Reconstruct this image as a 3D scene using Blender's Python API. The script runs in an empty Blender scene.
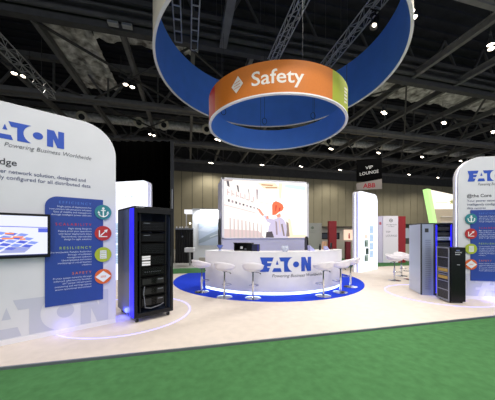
import bpy, math, random
from mathutils import Vector, Matrix
random.seed(7)
S = bpy.context.scene
COL = S.collection
PI = math.pi
YAW = math.radians(13.5)
CY, SY = math.cos(YAW), math.sin(YAW)
P0 = 0.04            # platform top
EYE = 1.55 + P0
def hall(X, Z):      # metres right of / ahead of the viewpoint -> hall axes
    return (X*CY + Z*SY, -X*SY + Z*CY)

# ------------------------------------------------------------------ materials
def lin(c):
    return tuple(((v/255)/12.92 if v/255 <= .04045 else ((v/255+.055)/1.055)**2.4) for v in c)
MATS = {}
def mat(name, rgb, rough=.5, metal=0., emit=0., noise=0., nscale=20., bump=0., bscale=60., spec=.5, alpha=1., trans=0.):
    if name in MATS: return MATS[name]
    m = bpy.data.materials.new(name); m.use_nodes = True
    nt = m.node_tree; b = nt.nodes['Principled BSDF']
    c = lin(rgb)
    b.inputs['Base Color'].default_value = (*c, 1)
    b.inputs['Roughness'].default_value = rough
    b.inputs['Metallic'].default_value = metal
    b.inputs['Specular IOR Level'].default_value = spec
    b.inputs['Alpha'].default_value = alpha
    b.inputs['Transmission Weight'].default_value = trans
    if emit:
        b.inputs['Base Color'].default_value = (*[v*.25 for v in c], 1)      # dim faces of lit screens: they glow, they hardly reflect
        b.inputs['Emission Color'].default_value = (*c, 1)
        b.inputs['Emission Strength'].default_value = emit
    tc = nt.nodes.new('ShaderNodeTexCoord')
    if noise:
        n = nt.nodes.new('ShaderNodeTexNoise'); n.inputs['Scale'].default_value = nscale; n.inputs['Detail'].default_value = 5
        nt.links.new(tc.outputs['Object'], n.inputs['Vector'])
        r = nt.nodes.new('ShaderNodeValToRGB')
        r.color_ramp.elements[0].position = .3; r.color_ramp.elements[1].position = .7
        r.color_ramp.elements[0].color = (*[max(0, v*(1-noise)) for v in c], 1)
        r.color_ramp.elements[1].color = (*[min(1, v*(1+noise)) for v in c], 1)
        nt.links.new(n.outputs['Fac'], r.inputs['Fac'])
        nt.links.new(r.outputs['Color'], b.inputs['Base Color'])
    if bump:
        n2 = nt.nodes.new('ShaderNodeTexNoise'); n2.inputs['Scale'].default_value = bscale; n2.inputs['Detail'].default_value = 3
        nt.links.new(tc.outputs['Object'], n2.inputs['Vector'])
        bp = nt.nodes.new('ShaderNodeBump'); bp.inputs['Strength'].default_value = bump
        nt.links.new(n2.outputs['Fac'], bp.inputs['Height'])
        nt.links.new(bp.outputs['Normal'], b.inputs['Normal'])
    MATS[name] = m
    return m
WHITE = mat('white_laminate', (232,231,236), .35, noise=.02, nscale=6)
PANEL = mat('stretched_fabric', (216,217,226), .55, noise=.025, nscale=2.5)
CREAM = mat('cream_carpet', (220,209,200), .8, noise=.05, nscale=7, bump=.1, bscale=300)
GREEN = mat('green_carpet', (74,122,76), .95, noise=.13, nscale=9, bump=.3, bscale=250, spec=.1)
ROYAL = mat('royal_blue_carpet', (30,62,205), .9, noise=.08, nscale=20, spec=.1)
CONC = mat('hall_concrete', (150,148,144), .5, noise=.1, nscale=1.5)
LOGO = mat('logo_blue', (34,78,186), .45)
MARK = mat('pale_logo_grey', (192,195,213), .55)
INFO = mat('info_blue', (34,66,152), .45, noise=.03)
GREYT = mat('grey_lettering', (96,98,108), .6)
NAVYT = mat('navy_lettering', (70,78,120), .6)
DARKT = mat('dark_lettering', (60,62,72), .6)
PALET = mat('pale_lettering', (205,214,240), .6)
BLK = mat('black_metal', (11,11,14), .4, noise=.1, spec=.3)
BLK2 = mat('black_plastic', (8,8,10), .3, spec=.3)
DGREY = mat('charcoal_metal', (45,47,52), .45)
MGREY = mat('grey_metal', (120,124,134), .4, metal=.4)
SIDE = mat('blue_grey_panel', (84,94,122), .35)
SILV = mat('silver_panel', (196,206,228), .3, metal=.35)
CHROME = mat('chrome', (215,217,222), .12, metal=1.)
ALU = mat('aluminium', (172,174,177), .4, metal=.5)
STEEL = mat('roof_steel', (104,104,106), .6, metal=.2, noise=.15, nscale=3)
STEEL2 = mat('dark_roof_steel', (62,62,64), .7, noise=.2, nscale=3)
ROOF = mat('roof_deck', (40,42,50), .85, noise=.25, nscale=1.2, spec=.2)
FOIL = mat('crumpled_foil', (215,208,198), .45, metal=.15, noise=.85, nscale=2.2, bump=1., bscale=4)
DUCT = mat('duct_foil', (205,205,205), .4, metal=.2, noise=.3, nscale=5, bump=.6, bscale=8)
DRAPE = mat('black_drape', (2,2,2), .98, noise=.2, spec=0.)
WALLM = mat('wall_panel', (152,145,121), .7, noise=.06, nscale=.8)
WALLJ = mat('wall_joint', (92,88,76), .8)
LED = mat('led_white', (214,220,255), .4, emit=2.6)
LEDF = mat('led_floor', (170,166,255), .4, emit=1.7)
LEDB = mat('blue_led_glow', (28,22,255), .4, emit=1.8)
LBOX = mat('lightbox_white', (255,251,244), .4, emit=.95)
LBOX2 = mat('lightbox_soft', (243,245,255), .4, emit=1.15)
SEATM = mat('white_leatherette', (236,232,240), .3)
RED = mat('red_board', (150,22,34), .5)
REDSIGN = mat('red_letter', (190,30,45), .5)
ORNG = mat('orange_fabric', (200,112,26), .6, noise=.03)
REDF = mat('red_fabric', (190,32,30), .6)
GRNF = mat('lime_fabric', (160,172,42), .6)
TEALF = mat('teal_fabric', (44,130,150), .6)
RBLUE = mat('blue_fabric', (88,146,244), .7, noise=.04, nscale=2)
RCREAM = mat('cream_fabric', (248,240,222), .7, noise=.03, nscale=2)
RIMW = mat('white_rim', (235,235,240), .5)
LAMP = mat('lamp_face', (255,240,215), .4, emit=9.)
TEAL = mat('teal_disc', (42,128,140), .5)
CRIM = mat('crimson_disc', (178,40,44), .5)
LIME = mat('lime_disc', (168,184,52), .5)
ORG = mat('orange_disc', (216,100,44), .5)
TT = mat('sky_heading', (78,120,210), .5)
TR = mat('red_heading', (180,50,70), .5)
TG = mat('lime_heading', (160,190,70), .5)
TO = mat('orange_heading', (205,110,60), .5)
GLASS = mat('clear_glass', (225,232,250), .05, alpha=.45)

# ------------------------------------------------------------------ mesh helper
class MB:
    def __init__(s): s.v = []; s.f = []; s.m = []; s.pieces = []
    def add(s, vs, fs, mi=0):
        o = len(s.v); s.v += [tuple(p) for p in vs]
        s.f += [tuple(i+o for i in f) for f in fs]; s.m += [mi]*len(fs); s.pieces.append((o, len(s.v), len(s.f)-len(fs), len(s.f))); return s
    def box(s, x0, x1, y0, y1, z0, z1, mi=0):
        vs = [(x0,y0,z0),(x1,y0,z0),(x1,y1,z0),(x0,y1,z0),(x0,y0,z1),(x1,y0,z1),(x1,y1,z1),(x0,y1,z1)]
        return s.add(vs, [(0,3,2,1),(4,5,6,7),(0,1,5,4),(1,2,6,5),(2,3,7,6),(3,0,4,7)], mi)
    def bar(s, p, q, w=.05, h=None, mi=0):
        h = w if h is None else h
        p, q = Vector(p), Vector(q); d = (q-p).normalized()
        up = Vector((0,0,1)) if abs(d.z) < .95 else Vector((0,1,0))
        a = d.cross(up).normalized()*w/2; b = a.cross(d).normalized()*h/2
        vs = [p-a-b, p+a-b, p+a+b, p-a+b, q-a-b, q+a-b, q+a+b, q-a+b]
        return s.add(vs, [(0,1,2,3),(4,7,6,5),(0,4,5,1),(1,5,6,2),(2,6,7,3),(3,7,4,0)], mi)
    def tube(s, p, q, r, r2=None, n=12, mi=0, caps=True):
        r2 = r if r2 is None else r2
        p, q = Vector(p), Vector(q); d = (q-p).normalized()
        up = Vector((0,0,1)) if abs(d.z) < .95 else Vector((0,1,0))
        a = d.cross(up).normalized(); b = a.cross(d).normalized()
        vs = []
        for c, rr in ((p, r), (q, r2)):
            for k in range(n):
                t = 2*PI*k/n; vs.append(c + a*math.cos(t)*rr + b*math.sin(t)*rr)
        fs = [(k, (k+1)%n, n+(k+1)%n, n+k) for k in range(n)]
        if caps: fs += [tuple(range(n-1,-1,-1)), tuple(range(n,2*n))]
        return s.add(vs, fs, mi)
    def path(s, pts, r, n=8, mi=0):
        for a, b in zip(pts[:-1], pts[1:]): s.tube(a, b, r, n=n, mi=mi)
        return s
    def lathe(s, prof, n=32, c=(0,0,0), mi=0, a0=0., a1=2*PI, closed=False):
        full = abs(a1-a0-2*PI) < 1e-6
        m = n if full else n+1; k = len(prof)
        vs = [(c[0]+r*math.cos(a0+(a1-a0)*i/n), c[1]+r*math.sin(a0+(a1-a0)*i/n), c[2]+z) for i in range(m) for r, z in prof]
        fs = []
        for i in range(n):
            j = (i+1) % m
            for t in range(k if closed else k-1):
                u = (t+1) % k
                fs.append((i*k+t, j*k+t, j*k+u, i*k+u))
        if closed and not full:
            fs += [tuple(range(k)), tuple(range(n*k+k-1, n*k-1, -1))]
        return s.add(vs, fs, mi)
    def prism(s, poly, y0, y1, mi=0):        # polygon in x,z swept along y
        n = len(poly)
        vs = [(x,y0,z) for x, z in poly] + [(x,y1,z) for x, z in poly]
        fs = [tuple(range(n)), tuple(range(2*n-1, n-1, -1))] + [(i, n+i, n+(i+1)%n, (i+1)%n) for i in range(n)]
        return s.add(vs, fs, mi)
    def slab(s, poly, z0, z1, mi=0):
        n = len(poly)
        vs = [(x,y,z0) for x, y in poly] + [(x,y,z1) for x, y in poly]
        fs = [tuple(range(n-1,-1,-1)), tuple(range(n, 2*n))] + [(i, (i+1)%n, n+(i+1)%n, n+i) for i in range(n)]
        return s.add(vs, fs, mi)
    def disc(s, x, z, r, y0, y1, n=28, mi=0):
        return s.prism([(x+r*math.cos(2*PI*i/n), z+r*math.sin(2*PI*i/n)) for i in range(n)], y0, y1, mi)
    def flat(s, polys, y, mi=0, fn=None):     # 2-D polygons (x,z) laid on a face, thin relief
        for p in polys:
            n = len(p)
            s.add([(fn(a,b) if fn else (a,y,b)) for a, b in p], [tuple(range(n))], mi)
        return s
    def tx(s, M):
        s.v = [tuple(M @ Vector(p)) for p in s.v]; return s
    def build(s, name, mats, parent=None, smooth=False, bevel=0., recalc=True):
        me = bpy.data.meshes.new(name); me.from_pydata(s.v, [], s.f)
        for m in (mats if isinstance(mats, (list, tuple)) else [mats]): me.materials.append(m)
        me.polygons.foreach_set('material_index', s.m)
        if recalc:
            import bmesh
            bm = bmesh.new(); bm.from_mesh(me); bmesh.ops.recalc_face_normals(bm, faces=bm.faces); bm.to_mesh(me); bm.free()
        if smooth: me.shade_smooth(); me.set_sharp_from_angle(angle=math.radians(38))
        o = bpy.data.objects.new(name, me); COL.objects.link(o)
        if parent: o.parent = parent
        if bevel:
            b = o.modifiers.new('bevel', 'BEVEL'); b.width = bevel; b.segments = 2; b.limit_method = 'ANGLE'
        return o
def each(q, name, mats, parent, **k):     # every piece added to q becomes a part of its own
    for a, b, fa, fb in q.pieces:
        p = MB(); p.v = q.v[a:b]; p.f = [tuple(i-a for i in f) for f in q.f[fa:fb]]; p.m = q.m[fa:fb]
        p.build(name, mats, parent, **k)
def tag(o, label, cat, group=None):
    o['label'] = label; o['category'] = cat
    if group: o['group'] = group
    return o
def thing(name, label, cat, loc=(0,0,0), rz=0., group=None):
    o = bpy.data.objects.new(name, None); COL.objects.link(o)
    o.location = loc; o.rotation_euler = (0,0,rz); o.empty_display_size = .1
    return tag(o, label, cat, group)
def struct(o): o['kind'] = 'structure'; return o
def kids(o): return [c for c in bpy.data.objects if c.parent == o]
def dup(root, loc, rz, label=None, group=None):
    r = root.copy(); COL.objects.link(r); r.location = loc; r.rotation_euler = (0,0,rz)
    if label: r['label'] = label
    if group: r['group'] = group
    for ch in kids(root):
        c = ch.copy(); COL.objects.link(c); c.parent = r
        for g in kids(ch):
            d = g.copy(); COL.objects.link(d); d.parent = c
    return r

# ------------------------------------------------------------------ lettering
def glyphs(body, shear=0., bold=0., space=1., line=1., align='LEFT'):
    cu = bpy.data.curves.new('lettering', 'FONT'); cu.body = body; cu.size = 1; cu.shear = shear
    cu.offset = bold; cu.space_character = space; cu.space_line = line; cu.align_x = align; cu.resolution_u = 3
    o = bpy.data.objects.new('lettering', cu); COL.objects.link(o)
    dg = bpy.context.evaluated_depsgraph_get(); dg.update()
    me = bpy.data.meshes.new_from_object(o.evaluated_get(dg))
    vs = [(v.co.x, v.co.y) for v in me.vertices]; fs = [tuple(p.vertices) for p in me.polygons]
    bpy.data.objects.remove(o); bpy.data.curves.remove(cu); bpy.data.meshes.remove(me)
    return vs, fs
def write(mb, body, x, z, h, fn, width=None, mi=0, shear=0., bold=0., space=1., align='LEFT', line=1.):
    """x,z = baseline anchor; h = capital height; fn(a,b) -> 3-D point"""
    vs, fs = glyphs(body, shear, bold, space, line, 'LEFT' if align != 'RIGHT' else 'RIGHT')
    k = h/.73; xs = [v[0] for v in vs]
    kx = k
    if width: kx = width/(max(xs)-min(xs))
    off = x - (min(xs)*kx if align == 'LEFT' else max(xs)*kx if align == 'RIGHT' else (max(xs)+min(xs))/2*kx)
    mb.add([fn(a*kx+off, b*k+z) for a, b in vs], fs, mi)
def logo_polys(n=14):
    """blue shapes of the wordmark, unit height, 3.4 wide"""
    P = []
    P.append([(0,1),(.86,1),(.77,.72),(.08,.72)])
    P.append([(.08,.72),(.46,.72),(.46,.61),(.11,.61)])
    P.append([(.11,.61),(.735,.61),(.665,.39),(.11,.39)])
    P.append([(.11,.39),(.46,.39),(.46,.28),(.08,.28)])
    P.append([(.08,.28),(.63,.28),(.54,0),(0,0)])
    P.append([(.99,.50),(1.17,.50),(1.08,.82)])
    P.append([(.86,.26),(1.29,.26),(1.37,0),(.77,0)])
    cx, cz, R = 2.31, .5, .56
    arc = [(cx-math.sqrt(max(0,R*R-(z-cz)**2)), z) for z in [1-i/n for i in range(n+1)]]
    P.append([(1.20,1),(1.30,.72),(1.52,.72)]+[arc[4],arc[3],arc[2],arc[1],arc[0]])
    P.append([(1.52,.72),(1.52,0)]+arc[::-1][:n-3])
    P.append([(cx+.205*math.cos(2*PI*i/20), cz+.205*math.sin(2*PI*i/20)) for i in range(20)])
    P.append([(2.67,0),(2.93,0),(2.93,1),(2.67,1)]); P.append([(3.14,0),(3.4,0),(3.4,1),(3.14,1)])
    P.append([(2.93,1),(2.97,1),(3.14,.52),(3.14,0),(3.10,0),(2.93,.48)])
    return P
def logo(mb, x, z, h, fn, w=None, mi=0):
    k = (w/3.4) if w else h
    for p in logo_polys():
        mb.add([fn(x+a*k, z+b*h) for a, b in p], [tuple(range(len(p)))], mi)

# ================================================================== SETTING
fl = MB(); fl.box(-26, 60, -12, 31, -.2, 0)
struct(fl.build('floor', CONC))
g = MB(); g.box(-14, 22, -6, 3.45, 0, .012)
o = struct(g.build('front_aisle_carpet', GREEN))
g = MB(); g.box(-14, 6, 10.2, 12.0, 0, .012); g.box(6, 22, 10.2, 14.6, 0, .012)
o = struct(g.build('rear_aisle_carpet', GREEN))
PX0, PX1, PY0, PY1 = -7., 13., 3.45, 10.2
pl = MB(); pl.box(PX0, PX1, PY0+.03, PY1, .012, P0)
struct(pl.build('stand_platform', CREAM))
ed = MB(); ed.box(PX0, PX1, PY0, PY0+.03, 0, P0+.003)
struct(ed.build('platform_edge_trim', MGREY))
# far wall of tall folding panels
WV = 29.3
w = MB(); w.box(-26, 60, WV+.05, WV+.3, 0, 9.0, 1)
x = -26.
while x < 60:
    w.box(x+.03, x+1.17, WV, WV+.06, 0, 8.95, 0); x += 1.2
struct(w.build('wall_far', [WALLM, WALLJ]))
w = MB(); w.box(-26, 60, WV-.1, WV+.3, 9.0, 13)
struct(w.build('wall_far_upper', STEEL2))
w = MB(); w.box(-26.3, -26, -12, WV, 0, 13)
struct(w.build('wall_left', WALLM))
w = MB(); w.box(60, 60.3, -12, WV, 0, 13)
struct(w.build('wall_right', WALLM))
rf = MB(); rf.box(-26, 60, -12, WV+.3, 13, 13.2)
for i in range(70):                       # ribs of the roof deck
    yy = -12 + i*.6; rf.box(-26, 60, yy, yy+.22, 12.9, 13)
struct(rf.build('ceiling', ROOF))

def girder(v, z0=9.95, z1=12.2, u0=-26, u1=60, name='roof_truss', step=3.0, chord=.26):
    t = MB()
    for dv in (-.28, .28):
        t.box(u0, u1, v+dv-chord/3, v+dv+chord/3, z0, z0+chord)
    t.box(u0, u1, v-.3, v+.3, z0+.06, z0+.1)
    t.box(u0, u1, v-.15, v+.15, z1, z1+.3)
    u = u0
    while u < u1:
        t.bar((u, v, z0+.1), (u+step/2, v, z1), .13); t.bar((u+step/2, v, z1), (u+step, v, z0+.1), .13)
        t.bar((u, v, z0), (u, v, z1), .1)
        u += step
    return struct(t.build(name, STEEL))
for v in (6.4, 17.3, 23.6, 29.0): girder(v)
t = MB()   # the nearest heavy beam with its services
t.box(-26, 60, 11.0, 11.3, 9.98, 10.25); t.box(-26, 60, 11.1, 11.35, 10.25, 11.5)
t.tube((-26,10.85,10.35), (60,10.85,10.35), .11); t.tube((-26,10.8,10.7), (60,10.8,10.7), .07)
t.box(-26, 60, 10.7, 10.78, 10.95, 11.15)
u = -26
while u < 60:
    t.bar((u,11.2,10.2), (u+1.5,11.2,12.9), .1); t.bar((u+1.5,11.2,12.9), (u+3,11.2,10.2), .1); u += 3
struct(t.build('roof_beam', STEEL2))
def purlin(u, v0, v1, z=10.2, w=.2, name='roof_rafter', m=STEEL):
    t = MB(); t.box(u-w/2, u+w/2, v0, v1, z, z+.06); t.box(u-.03, u+.03, v0, v1, z+.06, z+.3); t.box(u-w/2, u+w/2, v0, v1, z+.3, z+.34)
    return struct(t.build(name, m))
for u in (-15,-12,-9,-6.1,-2.8,0.2,3,6,9,12,15,18,21,24,27,30,33): purlin(u, 11.4, 29)
for u in (12, 15, 18, 21): purlin(u, 6.4, 11.2)
purlin(1.5, 4, 11, z=10.0, w=.32)
t = MB()                                  # diagonal bracing rods under the deck
for v0, v1 in ((11.4,17.3),(17.3,23.6),(23.6,29)):
    for u in range(-12, 34, 6):
        t.bar((u,v0,10.1), (u+6,v1,10.1), .09)
        if (u//6) % 2: t.bar((u+6,v0,10.05), (u,v1,10.05), .07)
struct(t.build('roof_bracing', STEEL2))
def wavy(u0, u1, v0, v1, z, name, m, amp=.12, nu=60, nv=24):
    t = MB(); vs = []
    for i in range(nu+1):
        for j in range(nv+1):
            vs.append((u0+(u1-u0)*i/nu, v0+(v1-v0)*j/nv, z+1.6*amp*(math.sin(i*1.1+random.random()*1.5)*.4+random.random()*.6)))
    fs = [(i*(nv+1)+j, (i+1)*(nv+1)+j, (i+1)*(nv+1)+j+1, i*(nv+1)+j+1) for i in range(nu) for j in range(nv)]
    t.add(vs, fs); return struct(t.build(name, m, smooth=True, recalc=False))
wavy(-7.0, -4.6, 12.9, 18.6, 11.5, 'ceiling_foil_lining', FOIL, nu=16, nv=30)
wavy(-4.6, .5, 13.0, 13.9, 11.5, 'ceiling_foil_strip', FOIL, nu=30, nv=6)
wavy(8, 34, 13.0, 14.6, 11.3, 'ceiling_foil_strip', FOIL, nu=90, nv=8)
t = MB()
for i in range(8): t.box(6+i*1.7, 7.3+i*1.7, 19.0, 19.8, 10.9, 10.95)
struct(t.build('ceiling_light_boards', mat('tan_board', (128,116,96), .8)))

# silver duct with jet nozzles
dt = thing('air_duct', 'long silver insulated air duct running under the dark roof', 'duct', (0,21.9,10.95))
m_ = MB(); m_.tube((-16,0,0), (34,0,0), .33, n=20)
for i in range(-16, 34, 2): m_.tube((i,0,0), (i+.08,0,0), .35, n=20)
m_.build('duct_pipe', DUCT, dt, smooth=True)
for u in (-3.9,-2.0,1.5,-8,11,13.2,15.8,19):
    n_ = MB(); n_.tube((u,-.2,-.12), (u,-.6,-.27), .26, .42, n=18); n_.tube((u,-.6,-.27), (u,-.63,-.28), .22, .22, n=16, mi=1)
    n_.build('jet_nozzle', [mat('cream_nozzle', (220,214,198), .5), BLK], dt, smooth=True)
h_ = MB()
for u in range(-14, 34, 4): h_.tube((u,0,.3), (u,0,2.0), .012, n=5)
each(h_, 'duct_hanger', STEEL2, dt)
# heaters on the near beam
for i, (u, lb) in enumerate(((-2.94,'pale rectangular unit on the near roof beam, left of the pair'),(-2.42,'pale rectangular unit on the near roof beam, right of the pair'))):
    h_ = MB(); h_.box(-.19,.19,-.1,.1,0,.11); h_.box(-.16,.16,-.11,-.1,.02,.09,1); h_.tube((-.12,0,.1),(-.12,.1,.33),.012,n=6); h_.tube((.12,0,.1),(.12,.1,.33),.012,n=6)
    o = h_.build('beam_unit', [mat('beam_unit_grey', (150,150,150), .5), MGREY], bevel=.01); o.location = (u, 10.8, 10.0)
    tag(o, lb, 'roof unit')

# high-bay lamps: (pixel-measured bearings turned into places under the roof)
def bearing(px, py, H):
    Z = 245*H/(235-py); X = (px-247.5)/245*Z; return hall(X, Z)
bays = [(19,75),(129,86),(152,135),(211,163),(218,140),(262,165),(301,166.5),(331,149),(340,170),(384,113),(444,123),(493,132),
        (378.5,153),(422,157),(460.6,161),(409,174.6),(438,177.7),(412,15),(491,47),(168,163)]
bay0 = None
BAYPOS = []
for k, (px, py) in enumerate(bays[:-1]):
    Hh = 8.0 if py < 172 else 7.6
    u, v = bearing(px, py, Hh)
    BAYPOS.append((u, v, Hh+EYE))
    if bay0 is None:
        bay0 = thing('high_bay_lamp', '', 'ceiling lamp', (0,0,0))
        q = MB()
        q.box(-.5,.5,-.04,.04,.30,.36)
        for s in (-.17,.17):
            q.lathe([(.02,.34),(.06,.32),(.08,.2),(.13,.12),(.145,.0),(.13,.0)], n=18, c=(s,0,0))
        q.build('lamp_housing', DGREY, bay0, smooth=True)
        for s in (-.17,.17):
            q = MB(); q.lathe([(.001,.0),(.08,-.02),(.125,.02)], n=18, c=(s,0,.0)); q.build('lamp_lens', LAMP, bay0, smooth=True)
        q = MB(); q.tube((-.4,0,.34),(-.4,0,1.4),.012,n=6); q.tube((.4,0,.34),(.4,0,1.4),.012,n=6); each(q, 'hanger_rod', STEEL2, bay0)
        bay = bay0; bay.location = (u, v, Hh+EYE); bay.rotation_euler = (0,0,.5)
    else:
        bay = dup(bay0, (u, v, Hh+EYE), .5)
    bay['label'] = 'twin high bay lamp glowing under the dark hall roof'
    bay['group'] = 'high bay lamps under the roof'
names = {0:'twin high bay lamp above the left branded wall, beside the left lattice truss',
 1:'twin high bay lamp left of the large blue ring, below the foil lining',
 2:'high bay lamp just above the black drape, under the duct nozzles',
 3:'high bay lamp above the far wall, leftmost of the row over the video tower',
 4:'high bay lamp touching the lower left edge of the small blue ring in view',
 5:'high bay lamp directly below the small ring, middle of the far row',
 6:'high bay lamp below the small ring, above the right end of the video tower',
 7:'high bay lamp just off the lower right edge of the small ring',
 8:'high bay lamp left of the black lounge banner above the far wall',
 9:'twin high bay lamp right of the lime section of the small ring',
 10:'twin high bay lamp high above the right branded wall, left of frame edge',
 11:'high bay lamp at the right edge of the photo above the right branded wall',
 12:'high bay lamp above the top right corner of the black lounge banner',
 13:'twin high bay lamp right of the black lounge banner, in front of the silver duct',
 14:'high bay lamp just above the top left corner of the right branded wall',
 15:'small high bay lamp above the far wall between banner and green edged sign',
 16:'small high bay lamp directly above the green edged sign',
 17:'bright lamp at the right outer edge of the large blue ring',
 18:'bright lamp at the upper right, below the diagonal roof rafter'}
i_ = 0
for o in [o for o in bpy.data.objects if o.name.startswith('high_bay_lamp') and o.parent is None]:
    pass
for k, o in enumerate(sorted([o for o in bpy.data.objects if o.name.startswith('high_bay_lamp') and o.parent is None], key=lambda o: o.name)):
    o['label'] = names[k]

# rigging trusses
def box_truss(u, v0, v1, z, label, w=.34):
    T = thing('lattice_truss', label, 'truss', (u, v0, z))
    L = v1-v0; c = MB()
    for a in (-w/2, w/2):
        for b in (0, w): c.tube((a,0,b), (a,L,b), .024, n=8)
    each(c, 'main_tube', ALU, T, smooth=True)
    d = MB(); n = int(L/.42)
    for i in range(n):
        y0, y1 = L*i/n, L*(i+1)/n; s = w/2 if i % 2 else -w/2
        d.bar((s,y0,0), (-s,y1,0), .02); d.bar((-w/2,y0,0 if i%2 else w), (-w/2,y1,w if i%2 else 0), .02)
        d.bar((w/2,y0,0 if i%2 else w), (w/2,y1,w if i%2 else 0), .02); d.bar((-w/2,y0,0),(w/2,y0,0),.02); d.bar((s,y0,w), (-s,y1,w), .02)
    d.build('lattice_bracing', ALU, T)
    d = MB()
    for y in (L*.15, L*.9): d.tube((0,y,w),(0,y,13-z),.012,n=6)
    each(d, 'hanging_chain', STEEL2, T)
    return T
box_truss(-6.8, 5.5, 14.5, 8.55, 'aluminium lattice truss rising at the upper left above the branded wall')
box_truss(3.73, 5.0, 10.8, 9.4, 'aluminium lattice truss running up behind the small ring, left of the two')
box_truss(6.27, 5.0, 11.2-.25, 9.4, 'aluminium lattice truss running up behind the small ring, right of the two')
def ladder_truss(u, v0, v1, z, label, w=.26):
    T = thing('ladder_truss', label, 'truss', (u, v0, z)); L = v1-v0
    c = MB(); c.tube((-w/2,0,0),(-w/2,L,0),.025,n=8); c.tube((w/2,0,0),(w/2,L,0),.025,n=8); each(c, 'side_rail', ALU, T, smooth=True)
    c = MB(); n = int(L/.5)
    for i in range(n+1): c.bar((-w/2,L*i/n,0),(w/2,L*i/n,0),.035)
    each(c, 'rung', ALU, T)
    c = MB(); c.tube((0,.4,0),(0,.4,13-z),.012,n=6); c.tube((0,L-.2,0),(0,L-.2,13-z),.012,n=6); each(c, 'hanging_chain', STEEL2, T)
ladder_truss(-.40, 5.4, 10.3, 9.4, 'ladder shaped truss seen inside the large ring, left one')
ladder_truss(.23, 5.4, 10.6, 9.4, 'ladder shaped truss seen inside the large ring, right one')
# stage lamps clamped to the trusses
def stage_lamp(loc, tgt, label, watts, group=None, size=42, col=(1,.96,.9)):
    T = thing('stage_lamp', label, 'stage lamp', loc)
    d = (Vector(tgt)-Vector(loc)).normalized(); R = d.to_track_quat('-Z','Y').to_matrix().to_4x4()
    b = MB(); b.lathe([(.001,.2),(.09,.19),(.11,.1),(.11,-.12),(.14,-.2),(.13,-.2),(.1,-.12),(.001,-.1)], n=20); b.tx(R); b.build('lamp_body', BLK, T, smooth=True)
    b = MB(); b.lathe([(.001,-.115),(.095,-.115)], n=20); b.tx(R); b.build('lens', mat('stage_lens', (255,244,225), .3, emit=3.), T)
    b = MB(); b.bar((-.14,0,0),(-.14,0,.28),.03); b.bar((.14,0,0),(.14,0,.28),.03); b.bar((-.14,0,.28),(.14,0,.28),.03); b.tube((0,0,.28),(0,0,.42),.03); b.bar((-.2,0,.43),(.2,0,.43),.03)
    b.build('yoke', BLK, T)
    L = bpy.data.lights.new('stage_light', 'SPOT'); L.energy = watts; L.spot_size = math.radians(size); L.spot_blend = .8; L.shadow_soft_size = .09; L.color = col
    lo = bpy.data.objects.new('stage_light', L); COL.objects.link(lo); lo.location = Vector(loc)+d*.25; lo.rotation_euler = d.to_track_quat('-Z','Y').to_euler()

# ================================================================== BRANDED WALLS
def round_rect(x0, x1, z0, z1, rl=.1, rr=.5, n=10):
    p = [(x0,z0),(x1,z0)]
    p += [(x1-rr+rr*math.cos(t*PI/2/n), z1-rr+rr*math.sin(t*PI/2/n)) for t in range(n+1)]
    p += [(x0+rl-rl*math.sin(t*PI/2/n), z1-rl+rl*math.cos(t*PI/2/n)) for t in range(n+1)]
    return p
INFO_TXT = [('EFFICIENCY', TT, ['Single point of deployment for','interconnect infrastructure solutions','Ease of visibility and management','through intelligent power software']),
            ('SCALABILITY', TR, ['Right sizing design to','Future proof your operations','with faster deployment times','Standardised, reproducible','design for agile solutions']),
            ('RESILIENCY', TG, ['Unprecedented, Reliable, Redundant','through virtualization','management software','Uncomplicated and instant','monitoring of critical business','solutions']),
            ('SAFETY', TO, ['Protect system networks through','enhanced cybersecurity functions','24/7 power infrastructure','monitoring and warnings against','secure operational environment'])]
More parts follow.
